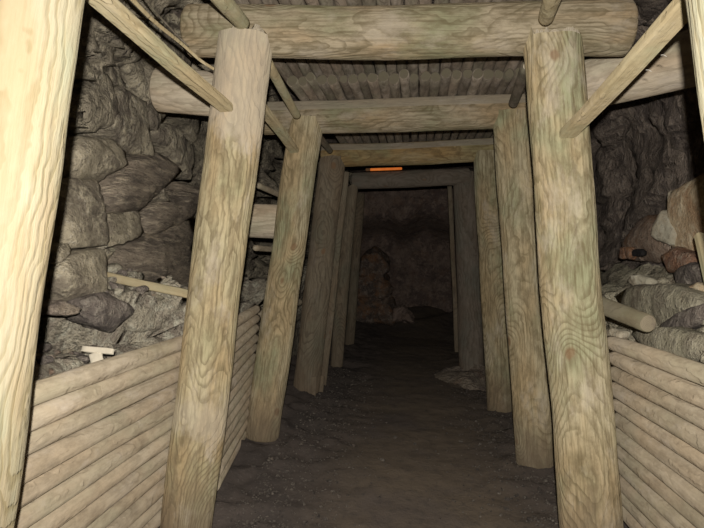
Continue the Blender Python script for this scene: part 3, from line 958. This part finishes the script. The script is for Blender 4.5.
block('rock_block', [(622, 328), (668, 328), (712, 338), (714, 366), (680, 360), (640, 348)], 1.05, M['bank'], 38, 'long pale smooth rock lying on the top pole of the right wall', 'rock', depth=0.12, front=0.02, ridge=True)
block('rock_block', [(682, 290), (698, 284), (712, 290), (708, 302), (690, 304)], 1.32, M['stone_tan'], 39, 'small ochre stone near the right edge of the ledge', 'rock', depth=0.1, front=0.02, ridge=True)
block('rock_block', [(610, 300), (634, 285), (668, 284), (704, 300), (706, 316), (660, 330), (622, 318)], 1.22, M['bank'], 40, 'big smooth greenish grey rock behind the loose pole on the right', 'rock', depth=0.26, front=0.03, ridge=True)
block('rock_block', [(628, 278), (640, 274), (652, 280), (648, 288), (632, 290)], 1.36, M['stone_pale'], 42, 'white flecked stone in the middle of the right ledge', 'rock', depth=0.08, front=0.02, ridge=True)
block('rock_block', [(606, 332), (612, 330), (622, 333), (620, 340), (608, 340)], 1.03, M['stone_pale'], 43, 'small whitish stone under the loose pole beside the right post', 'rock', depth=0.06, front=0.01, ridge=True)
lo = log('loose_pole', P(590, 301, 3.1), P(648, 323.5, 2.62), 0.040, 0.039, M['pole_dirty'], 44, end=M['end_pole'], seg=24, bend=0, round_end=0.004)
tag(lo, 'loose short pole with a sawn end lying on the right ledge', 'pole')
o = plank('leaning_board', P(722, 300, 2.75), P(707, 236, 2.95), 0.11, 0.04, M['brace'], 45, Vector((0, 1, 0)))
tag(o, 'tan board leaning at the right edge of the picture below the tan rock', 'board')
block('rock_block', [(630, 256), (631, 250), (637, 248), (643, 250), (643, 256), (637, 258)], 1.50, M['soot'], 51, 'small black oval stone in front of the reddish brown rock', 'stone', depth=0.06, front=0.015)  # solid stone, its black colour stands in for a hole's shade
block('rock_block', [(620, 258), (622, 248), (629, 247), (632, 254), (629, 260)], 1.50, M['stone_rust'], 52, 'small orange tan stone left of the black oval one', 'stone', depth=0.06, front=0.015)

# ------------------------------------------------------------------ loose stones
variants = []
for s in range(8):
    rr = random.Random(100 + s)
    pts = []
    for k in range(11):
        v = Vector((rr.gauss(0, 1), rr.gauss(0, 1), rr.gauss(0, 1))).normalized()
        pts.append(Vector((v.x, v.y * rr.uniform(.7, 1), v.z * rr.uniform(0.45, 0.75))))
    bm, c = hull_mesh(pts, s, 3, 0.05, 2.2)
    proto = link('rubble_stone', bm, M['stone_grey'])
    variants.append(proto)
mats = [M['stone_grey'], M['stone_grey'], M['stone_brown'], M['stone_dark'], M['bank']]
meshes = {}
for s, o in enumerate(variants):
    for m in sorted(set(mats) | {M['stone_soot'], M['gravel'], M['stone_tan']}, key=lambda m: m.name):
        me = o.data.copy()
        me.materials.clear()
        me.materials.append(m)
        meshes[s, m.name] = me
for o in variants:
    bpy.data.objects.remove(o)


def stone(name, p, size, mat, label, group, cat='stone'):
    o = bpy.data.objects.new(name, meshes[rnd.randrange(8), mat.name])
    COL.objects.link(o)
    o.location = p
    o.rotation_euler = (rnd.uniform(-.35, .35), rnd.uniform(-.35, .35), rnd.uniform(0, 6.28))
    o.scale = (size * rnd.uniform(.8, 1.25), size * rnd.uniform(.8, 1.2), size * rnd.uniform(.75, 1.1))
    return tag(o, label, cat, group)


placed = []


def scatter(count, side, bvh, xr, yr, sizes, label, group, mats):
    done = tries = 0
    while done < count and tries < count * 30:
        tries += 1
        y = rnd.uniform(*yr)
        x = side * rnd.uniform(*xr)
        s = rnd.uniform(*sizes) * (1 if rnd.random() < .7 else 1.5)
        z = ground(bvh, x, y)
        if z is None or z > 1.42 or z < 0.8:
            continue
        if any((x - a) ** 2 + (y - b) ** 2 < (0.75 * (s + c)) ** 2 for a, b, c in placed):
            continue
        placed.append((x, y, s))
        stone('rubble_stone', Vector((x, y, z + s * 0.32)), s, rnd.choice(mats), label, group)
        done += 1


scatter(175, -1, bvh_l, (1.24, 1.75), (1.7, 3.7), (0.016, 0.050), 'loose angular stone in the rubble heaped on top of the left pole wall', 'rubble stones on the left ledge', mats)
scatter(110, 1, bvh_r, (1.06, 1.75), (2.0, 3.9), (0.012, 0.034), 'loose angular stone in the rubble on the ledge above the right pole wall', 'rubble stones on the right ledge', mats + [M['stone_tan']])

# stones on the floor beside the posts, and the rust red heap at the far end
fl = 0
while fl < 60:
    side = rnd.choice((-1, 1))
    y = rnd.uniform(3.1, 6.5)
    x = side * rnd.uniform(0.35, 0.92) - 0.05
    s = rnd.uniform(0.008, 0.024)
    if any((x - a) ** 2 + (y - b) ** 2 < (s + c) ** 2 for a, b, c in placed):
        continue
    if min(abs(y - Y2), abs(y - Y3), abs(y - Y1)) < 0.2 and abs(x) > 0.6:
        continue
    placed.append((x, y, s))
    stone('floor_stone', Vector((x, y, fz(x, y) + s * 0.3)), s, rnd.choice([M['gravel'], M['gravel'], M['stone_soot']]), 'small loose stone on the dirt floor along the foot of the %s posts' % ('left' if side < 0 else 'right'), 'loose stones on the %s side of the floor' % ('left' if side < 0 else 'right'))
    fl += 1
HEAP = ((((352, 326), (352, 296), (372, 291), (391, 296), (397, 312), (396, 326)), 'broad lowest rock'), (((354, 300), (353, 276), (366, 268), (386, 274), (391, 288), (389, 300)), 'orange streaked middle rock'),
        (((358, 278), (360, 256), (374, 247), (387, 254), (390, 268), (384, 280)), 'craggy topmost rock'), (((390, 322), (392, 308), (404, 305), (413, 314), (415, 324)), 'low dark rock at the right foot'))
for q, (outline, lab) in enumerate(HEAP):
    pts = []
    mx, my = sum(a for a, b in outline) / len(outline), sum(b for a, b in outline) / len(outline)
    for px, py in outline:
        p = P(px, py, 11.7)
        pts += [p, Vector((p.x, p.y + 0.45, p.z)), P(mx + (px - mx) * 0.85, my + (py - my) * 0.85, 11.45)]
    bm, c = hull_mesh(pts, 77 + q, 4, 0.07, 3.5)
    tag(link('heap_rock', bm, M['pillar'] if q < 3 else M['back'], None, Matrix.Translation(c)), lab + ' of the rust stained heap at the far end', 'rock', 'rocks of the rust stained heap')

# gravel nobody could count
bm = bmesh.new()
g = random.Random(5)
for i in range(3600):
    side = g.choice((-1, 1))
    y = 2.9 + 4.2 * g.random() ** 1.4
    x = side * (0.92 - abs(g.gauss(0, 0.28)))
    if abs(x) > 0.98:
        continue
    s = g.uniform(0.003, 0.008) * (2.0 if g.random() < 0.06 else 1)
    z = fz(x, y)
    mtx = Matrix.Translation((x, y, z + s * 0.3)) @ Matrix.Rotation(g.uniform(0, 6), 4, 'Z') @ Matrix.Rotation(g.uniform(-1, 1), 4, 'X') @ Matrix.Diagonal((s * g.uniform(.8, 1.6), s, s * g.uniform(.5, .9), 1))
    bmesh.ops.create_icosphere(bm, subdivisions=1, radius=1.0, matrix=mtx)
gv = link('gravel', bm, M['gravel'], smooth=False)
tag(gv, 'fine gravel strewn over the dark dirt floor along both rows of posts', 'gravel')
gv['kind'] = 'stuff'

# dirt mound round the foot of the thick dark post
bm = bmesh.new()
c = P(473, 372, 7.2)
c.z = 0
for i in range(17):
    pass
N = 30
gr = []
for i in range(N + 1):
    row = []
    for j in range(N + 1):
        dx, dy = (i / N - .5) * 1.0, (j / N - .5) * 1.3
        rr = math.sqrt((dx / .5) ** 2 + (dy / .65) ** 2)
        z = fz(c.x + dx, c.y + dy) - 0.03 + 0.19 * max(0, 1 - rr) ** 0.8 * (1 + .5 * noise.noise(Vector((dx * 5, dy * 5, 0)))) + 0.02 * noise.noise(Vector((dx * 14, dy * 14, 2)))
        row.append(bm.verts.new((dx, dy, z)))
    gr.append(row)
for i in range(N):
    for j in range(N):
        bm.faces.new((gr[i][j], gr[i + 1][j], gr[i + 1][j + 1], gr[i][j + 1]))
o = link('dirt_mound', bm, M['stone_brown'], None, Matrix.Translation((c.x, c.y, 0)))
tag(o, 'low mound of pinkish dirt round the foot of the thick dark post', 'mound')

# ------------------------------------------------------------------ light: the camera's own flash, just above the lens
fl_ = bpy.data.lights.new('camera_flash', 'SPOT')
fl_.energy = 480
fl_.spot_size = math.radians(112)
fl_.spot_blend = 1.0
fl_.color = (1.0, 0.965, 0.90)
fl_.shadow_soft_size = 0.012
fo = bpy.data.objects.new('camera_flash', fl_)
COL.objects.link(fo)
fo.location = CAM + UP * 0.075 - FWD * 0.075
fo.rotation_euler = (PI / 2, 0, YAW)

w = bpy.data.worlds.new('mine_dark')
w.use_nodes = True
w.node_tree.nodes['Background'].inputs[0].default_value = (0.8, 0.75, 0.7, 1)
w.node_tree.nodes['Background'].inputs[1].default_value = 0.0
scene.world = w

vs = scene.view_settings
vs.view_transform = 'Standard'
vs.look = 'None'
vs.exposure = 0.0
vs.gamma = 1.0
vs.use_curve_mapping = False
